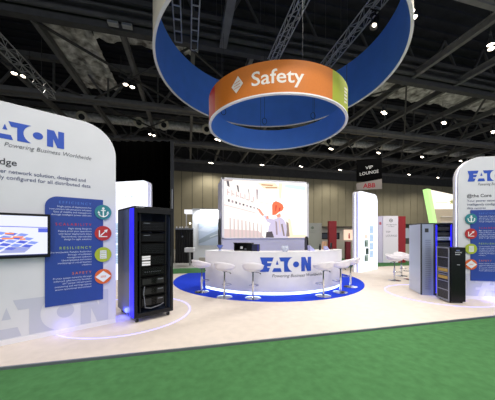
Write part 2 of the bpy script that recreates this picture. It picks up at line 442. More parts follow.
def branded_wall(loc, rz, flip, label, heading, copy_lines):
    """front faces local -y; x along the wall; flip: mirrored arrangement"""
    W, H = 2.2, 3.43
    T = thing('branded_wall', label, 'display wall', loc, rz)
    # inner end (towards the counter) is x=+W/2 unless flip
    xi = W/2
    def face(rl, rr, inset=0., zz=0):
        a, b = (rl, rr) if not flip else (rr, rl)
        return round_rect(-W/2+inset, W/2-inset, zz, H-inset, a, b)
    p = MB(); p.prism(face(.12,.5), 0, .05); p.build('front_board', PANEL, T, bevel=.008)
    p = MB(); p.prism(face(.10,.47,.035,.0), .05, .10); p.build('edge_light', LED, T)
    p = MB(); p.prism(face(.12,.5), .10, .2); p.build('back_board', WHITE, T, bevel=.008)
    p = MB(); p.box(-W/2, W/2, -.012, 0, 0, .07); p.build('skirting', WHITE, T)
    f = lambda a, b, y=-.004: (a, y, b)
    # distances from the inner end
    def X(s, wdt=0): return (xi - s - wdt) if not flip else (-xi + s)
    q = MB(); logo(q, X(.735)-.98 if not flip else X(.20), 2.905 if not flip else 2.84, .26, f, w=.98 if not flip else .92)
    q.build('logo', LOGO, T, recalc=False)
    q = MB(); write(q, 'Powering Business Worldwide', X(.37) if not flip else X(.42), 2.80 if not flip else 2.74, .066, f, width=1.04 if not flip else .85, shear=.25, align='RIGHT' if not flip else 'LEFT')
    q.build('tagline', GREYT, T, recalc=False)
    q = MB(); write(q, heading, X(1.86) if not flip else X(.19), 2.54 if not flip else 2.46, .095 if not flip else .08, f, bold=.012); q.build('heading', DARKT, T, recalc=False)
    q = MB()
    for i, ln in enumerate(copy_lines): write(q, ln, X(1.75) if not flip else X(.19), (2.425 if not flip else 2.35)-.088*i, .058, f, bold=.006, width=(1.30,1.37,.2)[i] if not flip else None)
    q.build('body_copy', NAVYT, T, recalc=False)
    q = MB(); logo(q, (X(.12)-1.86) if not flip else X(.12), .085, .53, lambda a, b: (a,-.002,b), w=1.86); q.build('large_pale_logo', MARK, T, recalc=False)
    # blue information board
    a0, a1 = (X(.97), X(.2)) if not flip else (X(.26), X(1.03))
    ip = MB(); ip.prism(round_rect(a0, a1, .45, 2.15, .16 if not flip else .004, .004 if not flip else .16), -.018, -.001)
    ib = ip.build('information_board', INFO, T)
    edge = a1 if not flip else a0
    zc = (1.94,1.58,1.216,.842); hz = (2.045,1.70,1.325,.915)
    al = 'RIGHT' if not flip else 'LEFT'; tx = edge-.17 if not flip else edge+.17
    for (hd, hm, lines), z, zh in zip(INFO_TXT, zc, hz):
        q = MB(); write(q, hd, tx, zh, .042, lambda a, b: (a,-.021,b), space=1.5, bold=.01, align=al); q.build('section_title', hm, ib, recalc=False)
        q = MB()
        for i, ln in enumerate(lines): write(q, ln, tx, zh-.058-.043*i, .027, lambda a, b: (a,-.021,b), align=al)
        q.build('section_text', PALET, ib, recalc=False)
    RR = .125
    for k, (z, cm) in enumerate(zip(zc, (TEAL, CRIM, LIME, ORG))):
        q = MB(); q.disc(edge, z, RR, -.034, -.018, 32)
        dsk = q.build('round_emblem', cm, T); dsk['label'] = ('teal disc with a white anchor','crimson disc with a white rising arrow','lime disc with white stacked bars','orange disc with a white diamond')[k]
        q = MB(); y0, y1 = -.040, -.034
        if k == 0:
            q.box(edge-.010,edge+.010,y0,y1,z-.07,z+.05); q.box(edge-.035,edge+.035,y0,y1,z+.02,z+.036)
            q.disc(edge, z+.062, .02, y0, y1, 12)
            pts = [(edge+.07*math.cos(t), y1-.003, z-.01+.07*math.sin(t)) for t in [PI+.25+i*(PI-.5)/8 for i in range(9)]]
            q.path(pts, .011, n=6)
            q.prism([(edge-.085,z-.02),(edge-.045,z-.02),(edge-.07,z+.02)],y0,y1); q.prism([(edge+.085,z-.02),(edge+.045,z-.02),(edge+.07,z+.02)],y0,y1)
        elif k == 1:
            q.box(edge-.066,edge-.05,y0,y1,z-.065,z+.05); q.box(edge-.066,edge+.06,y0,y1,z-.065,z-.05)
            q.prism([(edge-.048,z-.035),(edge-.036,z-.047),(edge+.045,z+.034),(edge+.033,z+.046)],y0,y1)
            q.prism([(edge+.065,z+.066),(edge+.01,z+.052),(edge+.051,z+.011)],y0,y1)
        elif k == 2:
            for i in range(5): q.box(edge-.05,edge+.05,y0,y1,z-.07+i*.03,z-.05+i*.03)
            q.box(edge-.05,edge-.035,y0,y1,z-.07,z+.07); q.box(edge+.035,edge+.05,y0,y1,z-.07,z+.07)
        else:
            q.prism([(edge-.115,z),(edge,z-.096),(edge+.115,z),(edge,z+.096)],y0,y1)
            for i in range(2): q.box(edge-.04,edge+.04,y0-.002,y0,z-.014+i*.018,z-.006+i*.018,1)
        q.build('emblem_symbol', [mat('emblem_white', (235,238,240), .5), ORG], dsk)
    return T
LR = math.radians(26); RR_ = math.radians(-23.5)
le = Vector((-1.255,4.768)); ld = Vector((math.cos(LR), math.sin(LR)))
lo_ = le - ld*1.1
LW = branded_wall((lo_.x, lo_.y, P0), LR, False, 'tall white branded wall at the left with the wall monitor on it', '@the Edge',
    ['Your power network solution, designed and','intelligently configured for all distributed data','centres'])
re = Vector(hall(5.13, 5.97)); rd = Vector((math.cos(RR_), math.sin(RR_))); ro = re + rd*1.1
RW = branded_wall((ro.x, ro.y, P0), RR_, True, 'tall white branded wall at the right edge behind the two cabinets', '@the Core',
    ['Your power network solution, designed and','intelligently configured for critical','data centres'])

# wall monitor (hangs on left wall)
def on_wall(base, rz, x, y, z):
    return (base.x + x*math.cos(rz) - y*math.sin(rz), base.y + x*math.sin(rz) + y*math.cos(rz), z+P0)
mx = 1.1-.985-.46
M = thing('wall_monitor', 'black framed flat monitor showing a blue and orange plant diagram', 'monitor', on_wall(lo_, LR, mx, -.07, 1.54), LR)
b = MB(); b.box(-.54,.54,-.03,.02,-.32,.32); b.build('casing', BLK2, M, bevel=.008)
b = MB(); b.box(-.2,.2,.02,.068,-.15,.15); b.build('bracket', DGREY, M)
b = MB(); fy = -.032
b.flat([[(-.505,-.27),(.505,-.27),(.505,.285),(-.505,.285)]], fy)
b.flat([[(-.505,.135),(.505,.115),(.505,.125),(-.505,.145)], [(.40,.05),(.505,.05),(.505,.11),(.40,.11)]], fy-.001, 1)
for i in range(6):
    for j in range(5):
        ax = -.42+.115*i+.06*j; az = -.14+.045*j-.012*i
        if ax < .28: b.flat([[(ax,az),(ax+.085,az-.016),(ax+.13,az+.016),(ax+.05,az+.032)]], fy-.001, 2 if (i+j)%2 else 1)
for ax, az, ww in ((-.10,.045,.10),(.05,.02,.09),(.13,-.03,.11),(-.14,-.08,.12),(-.32,-.12,.12),(.02,-.05,.12),(.20,-.06,.06)):
    b.flat([[(ax,az),(ax+ww,az),(ax+ww,az+.022),(ax,az+.022)]], fy-.002, 3)
b.flat([[(-.02,-.24),(.25,-.24),(.32,-.17),(.12,-.15)]], fy-.001, 4)
b.flat([[(-.505,-.285),(.505,-.285),(.505,-.268),(-.505,-.268)]], fy-.001, 5)
b.build('screen', [mat('screen_white', (226,228,250), .3, emit=.85), mat('screen_blue', (84,100,216), .3, emit=.8), mat('screen_sky', (130,150,232), .3, emit=.85),
    mat('screen_orange', (238,140,96), .3, emit=.85), mat('screen_grey', (160,165,215), .3, emit=.8), mat('screen_navy', (30,34,90), .3, emit=.5)], M, recalc=False)
b = MB(); b.box(-.40,-.34,-.0315,-.03,-.305,-.293); b.build('maker_mark', MGREY, M)

# ================================================================== GLOWING TOTEMS
def totem(loc, rz, flip, label):
    W, H = 1.75, 3.38
    T = thing('glowing_totem', label, 'lit display totem', loc, rz)
    def fc(ins=0.): 
        a, b = (.15,.32) if not flip else (.32,.15)
        return round_rect(-W/2+ins, W/2-ins, 0, H-ins, a, b)
    p = MB(); p.prism(fc(), 0, .05); p.build('lit_front', LBOX2, T)
    p = MB(); p.prism(fc(.04), .05, .10); p.build('edge_light_channel', mat('lilac_glow', (150,160,246), .4, emit=1.0), T)
    p = MB(); p.prism(fc(), .10, .16); p.build('middle_board', WHITE, T)
    p = MB(); p.prism(fc(.04), .16, .21); p.build('rear_light_channel', LED, T)
    p = MB(); p.prism(fc(), .21, .30); p.build('back_board', WHITE, T)
    s = 1 if not flip else -1
    q = MB()
    x0 = .08*s if s > 0 else -.42
    mi = 0
    for i, (a, z, ww, hh, k) in enumerate(((.05,1.62,.36,.34,0),(.05,1.26,.36,.32,0),(.05,.9,.36,.32,0),(.05,.56,.36,.3,0),(-.44,1.4,.3,.16,3),(-.44,1.04,.36,.3,1),(-.32,.72,.26,.26,2),(-.44,.42,.36,.28,1))):
        a2 = a if s > 0 else -a-ww
        q.box(a2, a2+ww, -.008, 0, z, z+hh, k)
        if k in (1,2):
            q.box(a2+.05, a2+.14, -.011, -.008, z+.03, z+hh*.8, 2); q.box(a2+.2, a2+.24, -.011, -.008, z+.02, z+hh*.6, 2)
        if k == 0:
            for j in range(4): q.box(a2+.04, a2+.30, -.011, -.008, z+.05+j*.06, z+.065+j*.06, 4)
    q.build('picture_cards', [mat('card_sky', (196,220,246), .4, emit=.8), mat('card_grey', (176,196,190), .4, emit=.6), mat('card_dark', (70,96,92), .4, emit=.3), mat('card_peach', (246,214,200), .4, emit=.9), mat('card_line', (150,180,220), .4, emit=.7)], T)
    q = MB(); logo(q, -.3 if s > 0 else 0, 2.8, .1, lambda a, b: (a,-.003,b), w=.34); q.build('logo', mat('faded_logo', (205,218,250), .4, emit=.9), T, recalc=False)
    return T
tr = math.radians(26.5); tc = Vector(hall(4.62, 10.1)); tcn = tc + Vector((math.cos(tr), math.sin(tr)))*.875
totem((tcn.x, tcn.y, P0), tr, False, 'glowing white totem with picture cards right of the counter')
tl = Vector((-1.36, 8.74)); tln = tl + Vector((-math.cos(tr), math.sin(tr)))*.875
totem((tln.x, tln.y, P0), -tr, True, 'glowing white totem behind the black server rack on the left')

# ================================================================== CIRCLE, COUNTER, TOWER
CC = Vector((2.72, 8.42))
# blue floor circle, cut by the platform's back edge
cb = Vector(hall(.677, 8.90)); R = 3.23
pts = []
for i in range(129):
    t = 2*PI*i/128; x, y = cb.x+R*math.cos(t), cb.y+R*math.sin(t)
    pts.append((x, min(y, PY1-.02)))
q = MB(); q.slab([p for i, p in enumerate(pts[:-1])], P0, P0+.006)
struct(q.build('blue_floor_circle', ROYAL))
P1 = P0+.006
a0, a1 = math.radians(-90-62), math.radians(-90+49)
RC = 2.55
C = thing('reception_counter', 'curved white reception counter lit along its base', 'counter', (CC.x, CC.y, P1))
q = MB(); q.lathe([(RC-.04,.07),(RC,.07),(RC,1.08),(RC-.04,1.08)], n=72, a0=a0, a1=a1, closed=True); q.build('curved_front', WHITE, C, smooth=True)
q = MB(); q.lathe([(RC-.06,0),(RC-.02,0),(RC-.02,.07),(RC-.06,.07)], n=72, a0=a0, a1=a1, closed=True); q.build('base_light', mat('counter_led', (205,228,255), .4, emit=3.2), C, smooth=True)
q = MB(); q.lathe([(RC-.6,1.08),(RC+.005,1.08),(RC+.005,1.105),(RC-.6,1.105)], n=72, a0=a0, a1=a1, closed=True); q.build('worktop', WHITE, C, smooth=True)
q = MB(); q.lathe([(RC-.56,0),(RC-.06,0),(RC-.06,1.08),(RC-.56,1.08)], n=72, a0=a0, a1=a1, closed=True); q.build('cabinet_body', mat('counter_grey', (190,190,200), .5), C, smooth=True)
def cfn(r, ang0, dz=0):      # s along arc (to the right as seen from outside), z
    def f(s, z):
        t = ang0 + s/r; return (r*math.cos(t), r*math.sin(t), z+dz)
    return f
# text centre: where the picture shows it (x 260..311)
def arc_angle(px, centre, r):
    d = Vector(((px-247.5)/245, 1)); d = Vector(hall(d.x, d.y)).normalized()
    b = d.dot(centre); disc = b*b - centre.length_squared + r*r
    p = d*(b-math.sqrt(max(disc, 0))) - centre; return math.atan2(p.y, p.x)
al_, ar_ = arc_angle(260, CC, RC), arc_angle(311, CC, RC)
lw = (ar_-al_)*RC
q = MB(); logo(q, 0, .60, .37, cfn(RC+.010, al_), w=lw); q.build('logo', LOGO, C, recalc=False)
a2_, a3_ = arc_angle(272, CC, RC), arc_angle(322, CC, RC)
q = MB(); write(q, 'Powering Business Worldwide', 0, .46, .085, cfn(RC+.006, a2_), width=(a3_-a2_)*RC, shear=.25); q.build('tagline', GREYT, C, recalc=False)

# video tower
tu, tv = hall(-.9, 8.6)
TW = thing('video_tower', 'big white box tower behind the counter, its front a glowing picture', 'display tower', (tu, tv, P1))
W_, D_, H_ = 3.31, 1.2, 3.56
LIL = mat('tower_lilac', (196,196,216), .5, noise=.02)
q = MB(); q.box(0,W_,0,D_,0,H_); q.build('tower_body', LIL, TW, bevel=.015)
s = MB(); sx0, sx1, sz0, sz1 = .08, W_-.08, 1.45, H_-.06
s.box(sx0,sx1,-.03,0,sz0,sz1)
fy = -.033
def pc(px, py):  # picture coords: px 0..1, py 0..1 (top 0)
    return (sx0+(sx1-sx0)*px, sz1-(sz1-sz0)*py)
def poly(pp, mi, k=0): s.flat([[pc(*p) for p in pp]], fy-.0015*k, mi)
# server aisle: receding rows
for a, b_, c_, d_ in ((.02,.0,.06,.13),(.14,.09,.17,.22),(.27,.15,.29,.27)):
    poly([(a,b_),(c_-.01,b_+.01),(c_,d_),(a+.015,d_-.02)], 2, 1)
for i in range(9):
    x = .04+i*.042; y = .335+i*.018
    poly([(x,y),(x+.022,y+.008),(x+.02,y+.05-.003*i),(x+.002,y+.045-.003*i)], 2 if i % 2 == 0 else 3, 1)
for i in range(7):
    x = .03+.05*i; poly([(x,.16+.02*i),(x+.012,.165+.02*i),(x+.012,.27+.015*i),(x,.265+.015*i)], 4, 1)
poly([(0,.43),(.36,.56),(.36,.57),(0,.445)], 4, 1); poly([(.0,.0),(.10,.0),(.08,.03),(.0,.03)], 5, 1); poly([(.37,.15),(.39,.15),(.385,.33),(.375,.33)], 3, 1); poly([(.38,.36),(.55,.40),(.55,.41),(.38,.37)], 4, 1)
for i in range(6): poly([(.03+.055*i,.20+.03*i),(.06+.055*i,.215+.03*i),(.06+.055*i,.235+.03*i),(.03+.055*i,.22+.03*i)], 5, 1)
for i in range(9):
    x = .06+i*.045; poly([(x,.66+.012*i),(x+.012,.66+.012*i),(x+.02,1),(x,1)], 5, 1)
poly([(0,.85),(.4,.88),(.46,1),(0,1)], 4, 0.5)
poly([(.38,.03),(.60,.02),(.66,.12),(.46,.13)], 6, 1); poly([(.42,.05),(.58,.055),(.56,.08),(.44,.075)], 7, 2); poly([(.47,.10),(.62,.09),(.63,.115),(.49,.125)], 7, 2)
poly([(.64,.02),(.69,.02),(.67,.3),(.65,.3)], 6, 1)
poly([(.72,.03),(.985,.05),(.985,.13),(.72,.09)], 8, 1)
poly([(.76,.95),(.99,.95),(.99,1),(.76,1)], 6, 1); poly([(.76,.65),(.79,.66),(.83,1),(.76,1)], 6, 2)
# worker in white with an orange hard hat reaching to the racks
poly([(0,0),(.38,0),(.38,.56),(.30,.7),(.42,1),(0,1)], 14, .2)
poly([(.50,1),(.52,.80),(.57,.68),(.66,.63),(.71,.68),(.745,.80),(.76,1)], 9, 2)
poly([(.56,.76),(.50,.72),(.46,.62),(.475,.60),(.53,.66),(.60,.68)], 9, 2)
poly([(.385,.50),(.41,.49),(.44,.55),(.465,.60),(.445,.62),(.41,.565)], 10, 3)
poly([(.49,.615),(.515,.61),(.52,.66),(.49,.67)], 10, 3)
poly([(.563,.60),(.560,.42),(.575,.37),(.605,.345),(.65,.365),(.69,.40),(.705,.46),(.69,.51),(.645,.54),(.605,.59)], 11, 3)
poly([(.61,.60),(.66,.56),(.67,.62),(.63,.645)], 10, 3)
poly([(.60,.42),(.62,.42),(.61,.52),(.60,.54)], 12, 4); poly([(.645,.46),(.665,.46),(.66,.52),(.64,.53)], 12, 4)
poly([(.49,.9),(.56,.89),(.585,1),(.48,1)], 2, 3)
poly([(.735,.70),(.765,.74),(.78,.98),(.735,.98),(.745,.85)], 13, 3); poly([(.67,.76),(.69,.75),(.72,.97),(.70,.97)], 13, 3); poly([(.60,.70),(.62,.72),(.63,.95),(.61,.95)], 3, 3); poly([(.64,.66),(.655,.70),(.67,.9),(.655,.9)], 4, 3)
s.build('lit_picture', [LBOX, LBOX2, mat('pic_dark', (92,84,92), .5, emit=.6), mat('pic_mauve', (170,150,160), .5, emit=.7), mat('pic_pale', (214,192,190), .5, emit=.9), mat('pic_beige', (200,184,180), .5, emit=.9),
    mat('pic_cream', (246,224,192), .5, emit=1.), mat('pic_brown', (206,160,120), .5, emit=.8), mat('pic_cyan', (206,232,244), .5, emit=.95), mat('pic_coat', (206,196,222), .5, emit=.85),
    mat('pic_skin', (240,150,128), .5, emit=.9), mat('pic_orange', (240,112,72), .5, emit=.9), mat('pic_redder', (214,66,44), .5, emit=.8), mat('pic_taupe', (150,134,128), .5, emit=.7), mat('pic_wash', (246,238,232), .5, emit=.9)], TW, recalc=False)
q = MB(); q.box(-.03,W_+.0,-.045,-.03,H_-.06,H_); q.box(-.0,.08,-.045,-.03,1.42,H_); q.box(W_-.08,W_,-.045,-.03,1.42,H_); q.box(0,W_,-.045,-.03,1.42,1.45); q.box(0,W_,-.03,0,1.42,1.45)
q.build('picture_frame', WHITE, TW)
q = MB(); q.box(-.012,0,.25,1.0,1.1,2.15)
for i in range(4): q.box(-.02,-.012,.3,.95,1.18+.25*i,1.3+.25*i,1)
q.build('equipment_bay', [BLK, DGREY], TW)

# floor light rings
def floor_ring(cx, cy, r, label, a0=0, a1=2*PI):
    q = MB(); q.lathe([(r-.013,0),(r+.013,0),(r+.013,.006),(r-.013,.006)], n=96, a0=a0, a1=a1, closed=True)
    o = q.build('floor_light_ring', LEDF, smooth=True); o.location = (cx, cy, P0); tag(o, label, 'floor light')
lc = hall(-2.4, 4.88); rc = hall(4.98, 6.45)
floor_ring(lc[0], lc[1], 1.22, 'thin glowing line circling the black rack on the floor')
floor_ring(rc[0], rc[1], 1.19, 'thin glowing line circling the two right cabinets on the floor')

# ================================================================== RACKS
def corner(X, Z): return Vector(hall(X, Z))
def vents(q, x0, x1, y, z0, z1, n, mi=0):
    for i in range(n):
        z = z0+(z1-z0)*(i+.5)/n; h = (z1-z0)/n*.28
        q.box(x0, x1, y-.004, y, z-h, z+h, mi)
rz = math.radians(29.5); c0 = corner(-1.965, 4.25)
UNIT = mat('unit_black', (4,4,5), .6, spec=.1)
RK = thing('server_rack', 'tall black server rack beside the left branded wall', 'server rack', (c0.x, c0.y, P0), rz)
W, D, H = .72, .97, 2.06; z0 = .09
q = MB(); q.box(.0,.03,.03,D,z0,H-.03); q.box(W-.03,W,.03,D,z0,H-.03); q.box(.03,W-.03,D-.03,D,z0,H-.03); q.box(.03,W-.03,.05,D,z0,z0+.03)
q.build('side_and_back_panels', SIDE, RK, bevel=.004)
q = MB(); q.box(0,W,.0,D,H-.03,H); q.build('top_panel', BLK, RK, bevel=.005)
q = MB(); q.box(0,.055,0,.03,z0,H-.03); q.box(W-.055,W,0,.03,z0,H-.03); q.box(.055,W-.055,0,.03,H-.12,H-.03); q.box(.055,W-.055,0,.03,z0,z0+.07)
q.build('door_frame', BLK, RK, bevel=.004)
q = MB(); q.box(.11,.13,.06,.09,z0+.07,H-.12); q.box(W-.13,W-.11,.06,.09,z0+.07,H-.12)
for i in range(40): q.box(.115,.125,.058,.06,z0+.1+i*.043,z0+.115+i*.043,1)
q.build('mounting_rails', [BLK, BLK2], RK)
for k, (za, zb, kind) in enumerate(((1.62,1.80,'a'),(1.42,1.58,'a'),(1.19,1.40,'b'),(.99,1.17,'w'),(.80,.97,'c'),(.62,.78,'d'),(.44,.60,'d'),(.24,.42,'d'))):
    q = MB(); q.box(.13,W-.13,.065,.7,za,zb)
    vents(q, .16, W-.16, .065, za+.02, zb-.02, 5, 1)
    if kind in 'a': q.box(.18,.30,.056,.061,zb-.04,zb-.03,2)
    if kind == 'c':
        for i in range(8): q.box(.2+.04*i,.215+.04*i,.055,.061,za+.07,za+.08,2)
    if kind == 'd':
        q.box(.16,.32,.056,.062,za+.03,zb-.03,3); q.box(.42,.56,.056,.062,za+.03,zb-.03,3); q.box(.44,.54,.054,.056,zb-.06,zb-.045,2)
    u_ = q.build('rack_unit', [UNIT, BLK2, MGREY, mat('unit_grey', (13,13,16), .4)], RK)
    if kind in 'w':
        q = MB()
        for i in range(2):
            q.box(.15,.30,.050,.058,za+.005+.10*i,za+.04+.10*i); q.box(.15,.30,.050,.058,za+.048+.10*i,za+.08+.10*i)
        each(q, 'white_label', mat('white_paper', (240,240,245), .5, ), u_)
q = MB()
pts = [(.19,.04,.62),(.17,.03,.5),(.19,.03,.36),(.2,.035,.24),(.3,.03,.215),(.45,.03,.235),(.55,.04,.27)]
q.path(pts, .008); q.build('grey_cable', MGREY, RK)
q = MB(); q.box(-.004,0,.02,.22,z0+.01,H-.04); q.build('edge_strip_and_glow', LEDB, RK)  # blue edge LED, widened to paint its glow onto the side panel
q = MB(); write(q, 'EATON', .03, H-.027, .022, lambda a, b: (a,-.0015,b+.0), bold=.02, width=.14); q.build('name_plate', mat('pale_mark', (170,172,180), .5), RK, recalc=False)
def caster(par, x, y):
    q = MB(); q.tube((x-.02,y,.035),(x+.02,y,.035),.035,n=16); q.box(x-.03,x+.03,y-.015,y+.015,.045,.09,1); q.build('caster', [BLK2, MGREY], par)
for x in (.07,W-.07):
    for y in (.08,D-.08): caster(RK, x, y)
q = MB(); q.box(.66,.675,-.02,0,.95,1.15); q.build('door_handle', DGREY, RK)

# right rack
rz = math.radians(-15-13.5); c0 = corner(4.50, 6.36)
R2 = thing('server_cabinet', 'tall silver sided server cabinet with blue lit bays on the right', 'server rack', (c0.x, c0.y, P0), rz)
W, D, H = .74, .80, 1.86; z0 = .04
q = MB(); q.box(0,.03,.03,D,0,H-.03); q.box(W-.03,W,.03,D,0,H-.03); q.box(.03,W-.03,D-.03,D,0,H-.03); q.box(.03,W-.03,0.06,D,0,.04); q.build('silver_side_panels', SILV, R2, bevel=.004)
q = MB(); q.box(0,W,0,D,H-.03,H); q.build('top_panel', DGREY, R2, bevel=.004)
q = MB(); q.box(0,.03,0,.03,0,H-.03); q.box(.28,.33,0,.03,0,H-.03); q.box(W-.05,W,0,.03,0,H-.03); q.box(.33,W-.05,0,.03,0,.05)
q.build('front_frame', DGREY, R2)
q = MB(); q.box(.03,.28,.0,.025,.0,H-.03)
for i in range(26):
    q.box(.10,.22,-.004,0,.15+i*.05,.175+i*.05,1)
q.box(.09,.17,-.008,0,1.62,1.72,2)
q.build('mesh_door', [mat('door_silver', (150,160,186), .35, metal=.3), mat('door_mesh', (126,134,160), .4, metal=.4), DGREY], R2)
for k, (za, zb) in enumerate(((1.66,1.76),(1.53,1.62),(1.42,1.50),(1.2,1.36),(1.02,1.17),(.84,.99),(.66,.81),(.46,.62),(.26,.43),(.08,.23))):
    q = MB(); q.box(.33,W-.05,.04,.6,za,zb); vents(q,.37,W-.1,.04,za+.01,zb-.01,3,1)
    q.build('rack_unit', [BLK if k not in (2,) else SILV, DGREY], R2)
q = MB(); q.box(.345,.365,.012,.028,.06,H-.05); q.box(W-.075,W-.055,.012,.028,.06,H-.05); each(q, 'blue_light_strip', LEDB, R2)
# small UPS
rz = math.radians(-5-13.5); c0 = corner(4.60, 5.58)
U = thing('power_cabinet', 'waist high black power cabinet in front of the tall silver cabinet', 'power cabinet', (c0.x, c0.y, P0), rz)
W, D, H = .34, .42, 1.27
q = MB(); q.box(.0,W,.0,D,.03,H); q.build('cabinet_body', mat('ups_black', (16,17,21), .3), U, bevel=.008)
q = MB(); q.box(.015,W-.015,-.03,0,.04,H-.005); q.build('front_door', BLK2, U, bevel=.008)
q = MB(); write(q, 'EATON', .10, H-.13, .03, lambda a, b: (a,-.033,b), bold=.02); q.box(.1,.2,-.033,-.031,H-.17,H-.155); q.box(.14,.2,-.033,-.031,.87,.88)
q.box(.12,.20,-.033,-.031,H-.085,H-.055,1); q.build('badge', [mat('badge_white', (200,202,210), .4), mat('badge_blue', (90,100,140), .4)], U, recalc=False)
q = MB()                                 # side with open bays
q.box(-.012,0,0,.03,.03,H); q.box(-.012,0,D-.03,D,.03,H); q.box(-.012,0,.03,D-.03,H-.03,H); q.box(-.012,0,.03,D-.03,.03,.07)
for z in (.27,.47,.62,.67,.78,1.02): q.box(-.012,0,.03,D-.03,z,z+.018)
q.build('side_frame', mat('ups_side_grey', (140,144,160), .4, metal=.3), U)
q = MB(); q.box(-.008,0,.05,D-.06,.53,.60); q.box(-.008,0,.05,D-.06,.70,.77); each(q, 'yellow_module', mat('module_yellow', (176,146,70), .5), U)
q = MB()
for z0_ in (.1,.3,.82,1.06):
    for i in range(5): q.box(-.006,0,.06,D-.08,z0_+i*.03,z0_+.012+i*.03)
each(q, 'side_vent', DGREY, U)
for x in (.05,W-.05):
    for y in (.05,D-.05):
        q = MB(); q.tube((x,y,0),(x,y,.03),.02,n=12); q.build('foot', BLK2, U)

# ================================================================== BAR STOOLS
def make_stool():
    T = thing('bar_stool', '', 'bar stool', (0,0,0))
    # sitter faces +y, low back towards -y
    q = MB(); n, m = 40, 12; vs = []
    def rim(th):
        b = .5-.5*math.sin(th)         # 1 at -y
        return .06 + .135*b**1.3
    prof = []
    for i in range(n):
        th = 2*PI*i/n; h = rim(th)
        for j in range(m+1):
            t = j/m; r = .245*math.sin(min(1, t*1.15)*PI/2) if t < .87 else .245+.018*(t-.87)/.13
            z = h*max(0, (t-.35)/.65)**2.2
            y = r*math.sin(th)*.94 - .02*z/.2; vs.append((r*math.cos(th), y, z))
    fs = [(i*(m+1)+j, ((i+1)%n)*(m+1)+j, ((i+1)%n)*(m+1)+j+1, i*(m+1)+j+1) for i in range(n) for j in range(m)]
    q.add([(x,y,z+.70) for x,y,z in vs], fs)
    o = q.build('seat', SEATM, T, smooth=True, recalc=True)
    sm = o.modifiers.new('thickness', 'SOLIDIFY'); sm.thickness = .022; sm.offset = 0
    q = MB(); q.lathe([(.001,.655),(.09,.655),(.17,.675),(.215,.705),(.001,.712)], n=32); q.build('seat_underside', mat('seat_cushion_white', (245,242,235), .4), T, smooth=True)
    q = MB(); q.tube((0,0,.03),(0,0,.42),.028,n=16); q.build('outer_column', CHROME, T, smooth=True)
    q = MB(); q.tube((0,0,.40),(0,0,.66),.017,n=16); q.lathe([(.001,.66),(.05,.66),(.05,.64),(.018,.62)], n=16); q.build('gas_lift', mat('dark_chrome', (120,124,128), .15, metal=1.), T, smooth=True)
    q = MB(); q.lathe([(.001,.045),(.03,.045),(.04,.03),(.15,.016),(.195,.008),(.195,0),(.001,0)], n=36); q.build('base', CHROME, T, smooth=True)
    q = MB(); pts = [(.12*math.sin(t)*1.0, .10-.10*math.cos(t)+.02, .30) for t in [i*2*PI/20 for i in range(21)]]
    q.path(pts, .009); q.tube((-.03,.02,.30),(.03,.02,.30),.012); q.lathe([(.030,.27),(.036,.27),(.036,.33),(.030,.33)], n=16, closed=True); q.build('footrest', CHROME, T, smooth=True)
    q = MB(); q.path([(0.03,0,.64),(.16,-.03,.63),(.19,-.035,.61)], .006); q.tube((.17,-.03,.625),(.20,-.036,.60),.011); q.build('height_lever', BLK2, T)
    return T
stool0 = make_stool()
def gpt(px, py, h=P1):
    Z = 245*(EYE-h)/(py-235); return Vector(hall((px-247.5)/245*Z, Z))
sp = [(201.8,292,'white bar stool at the left end of the curved counter',0),
      (224.5,297.2,'white bar stool second from the left along the counter',0),
      (253,298.2,'white bar stool just left of the counter logo',0),
      (323.3,296,'white bar stool just right of the counter logo',0),
      (340.5,292.3,'white bar stool at the right counter end, the nearer of two side by side',0),
      (350.5,286.8,'white bar stool at the right end of the counter, farthest round the curve',0),
      (394.5,280.5,'white bar stool beside the silver cabinet, left of the pair',1),
      (401.5,276,'white bar stool beside the silver cabinet, right of the pair',1),
      (410,279.5,'white bar stool mostly hidden behind the silver cabinet',1)]
for k, (px, py, lb, free) in enumerate(sp):
    p = gpt(px, py, P1 if not free else P0)
    d = CC - p; rz = math.atan2(d.y, d.x) - PI/2
    if free: rz = (math.radians(200), math.radians(160), math.radians(90))[free*0 + (k-6)]
    g_ = 'white bar stools round the counter' if not free else 'white bar stools by the silver cabinet'
    if k == 0:
        st = stool0; st.location = (p.x, p.y, P1); st.rotation_euler = (0,0,rz); st['label'] = lb; st['group'] = g_
    else: st = dup(stool0, (p.x, p.y, P1 if not free else P0), rz, lb, g_)

# ================================================================== THINGS ON THE COUNTER
ZT = P1+1.105
def on_counter(px, r=2.3):
    a = arc_angle(px, CC, r); return (CC.x+r*math.cos(a), CC.y+r*math.sin(a), ZT), a+PI/2
def bowl(px, label, inner, r=2.33, sc=1.):
    p, a = on_counter(px, r)
    T = thing('glass_bowl', label, 'bowl', p, a)
    q = MB(); q.lathe([(.001,.004),(.045,.004),(.05,0),(.075,.03),(.10,.08),(.095,.13),(.075,.16),(.07,.158),(.088,.13),(.092,.08),(.068,.035),(.001,.012)] if sc > 0 else
        [(.001,0),(.05,0),(.012,.02),(.012,.05),(.06,.08),(.10,.15),(.094,.15),(.056,.086),(.001,.062)], n=28); q.build('glass', GLASS if sc > 0 else mat('blue_glass', (90,110,190), .15), T, smooth=True)
    q = MB()
    for i in range(9):
        t = i*2.4; rr = .05*math.sqrt(i/9); z = .045+.02*(i%3) if sc > 0 else .10+.012*(i%3)
        q.lathe([(.001,-.018),(.018,-.008),(.018,.008),(.001,.018)], n=10, c=(rr*math.cos(t), rr*math.sin(t), z), mi=i%2)
    q.build('sweets', [inner, mat('sweet_white', (230,232,240), .4)], T, smooth=True)
bowl(220, 'small blue glass bowl at the left end of the counter top', LOGO, sc=-1)
bowl(285, 'round clear glass bowl of blue sweets on the counter top', LOGO, r=2.42)
p, a = on_counter(242.5, 2.18)
T = thing('display_case', 'black open fronted case standing on the counter left of the logo', 'case', p, a)
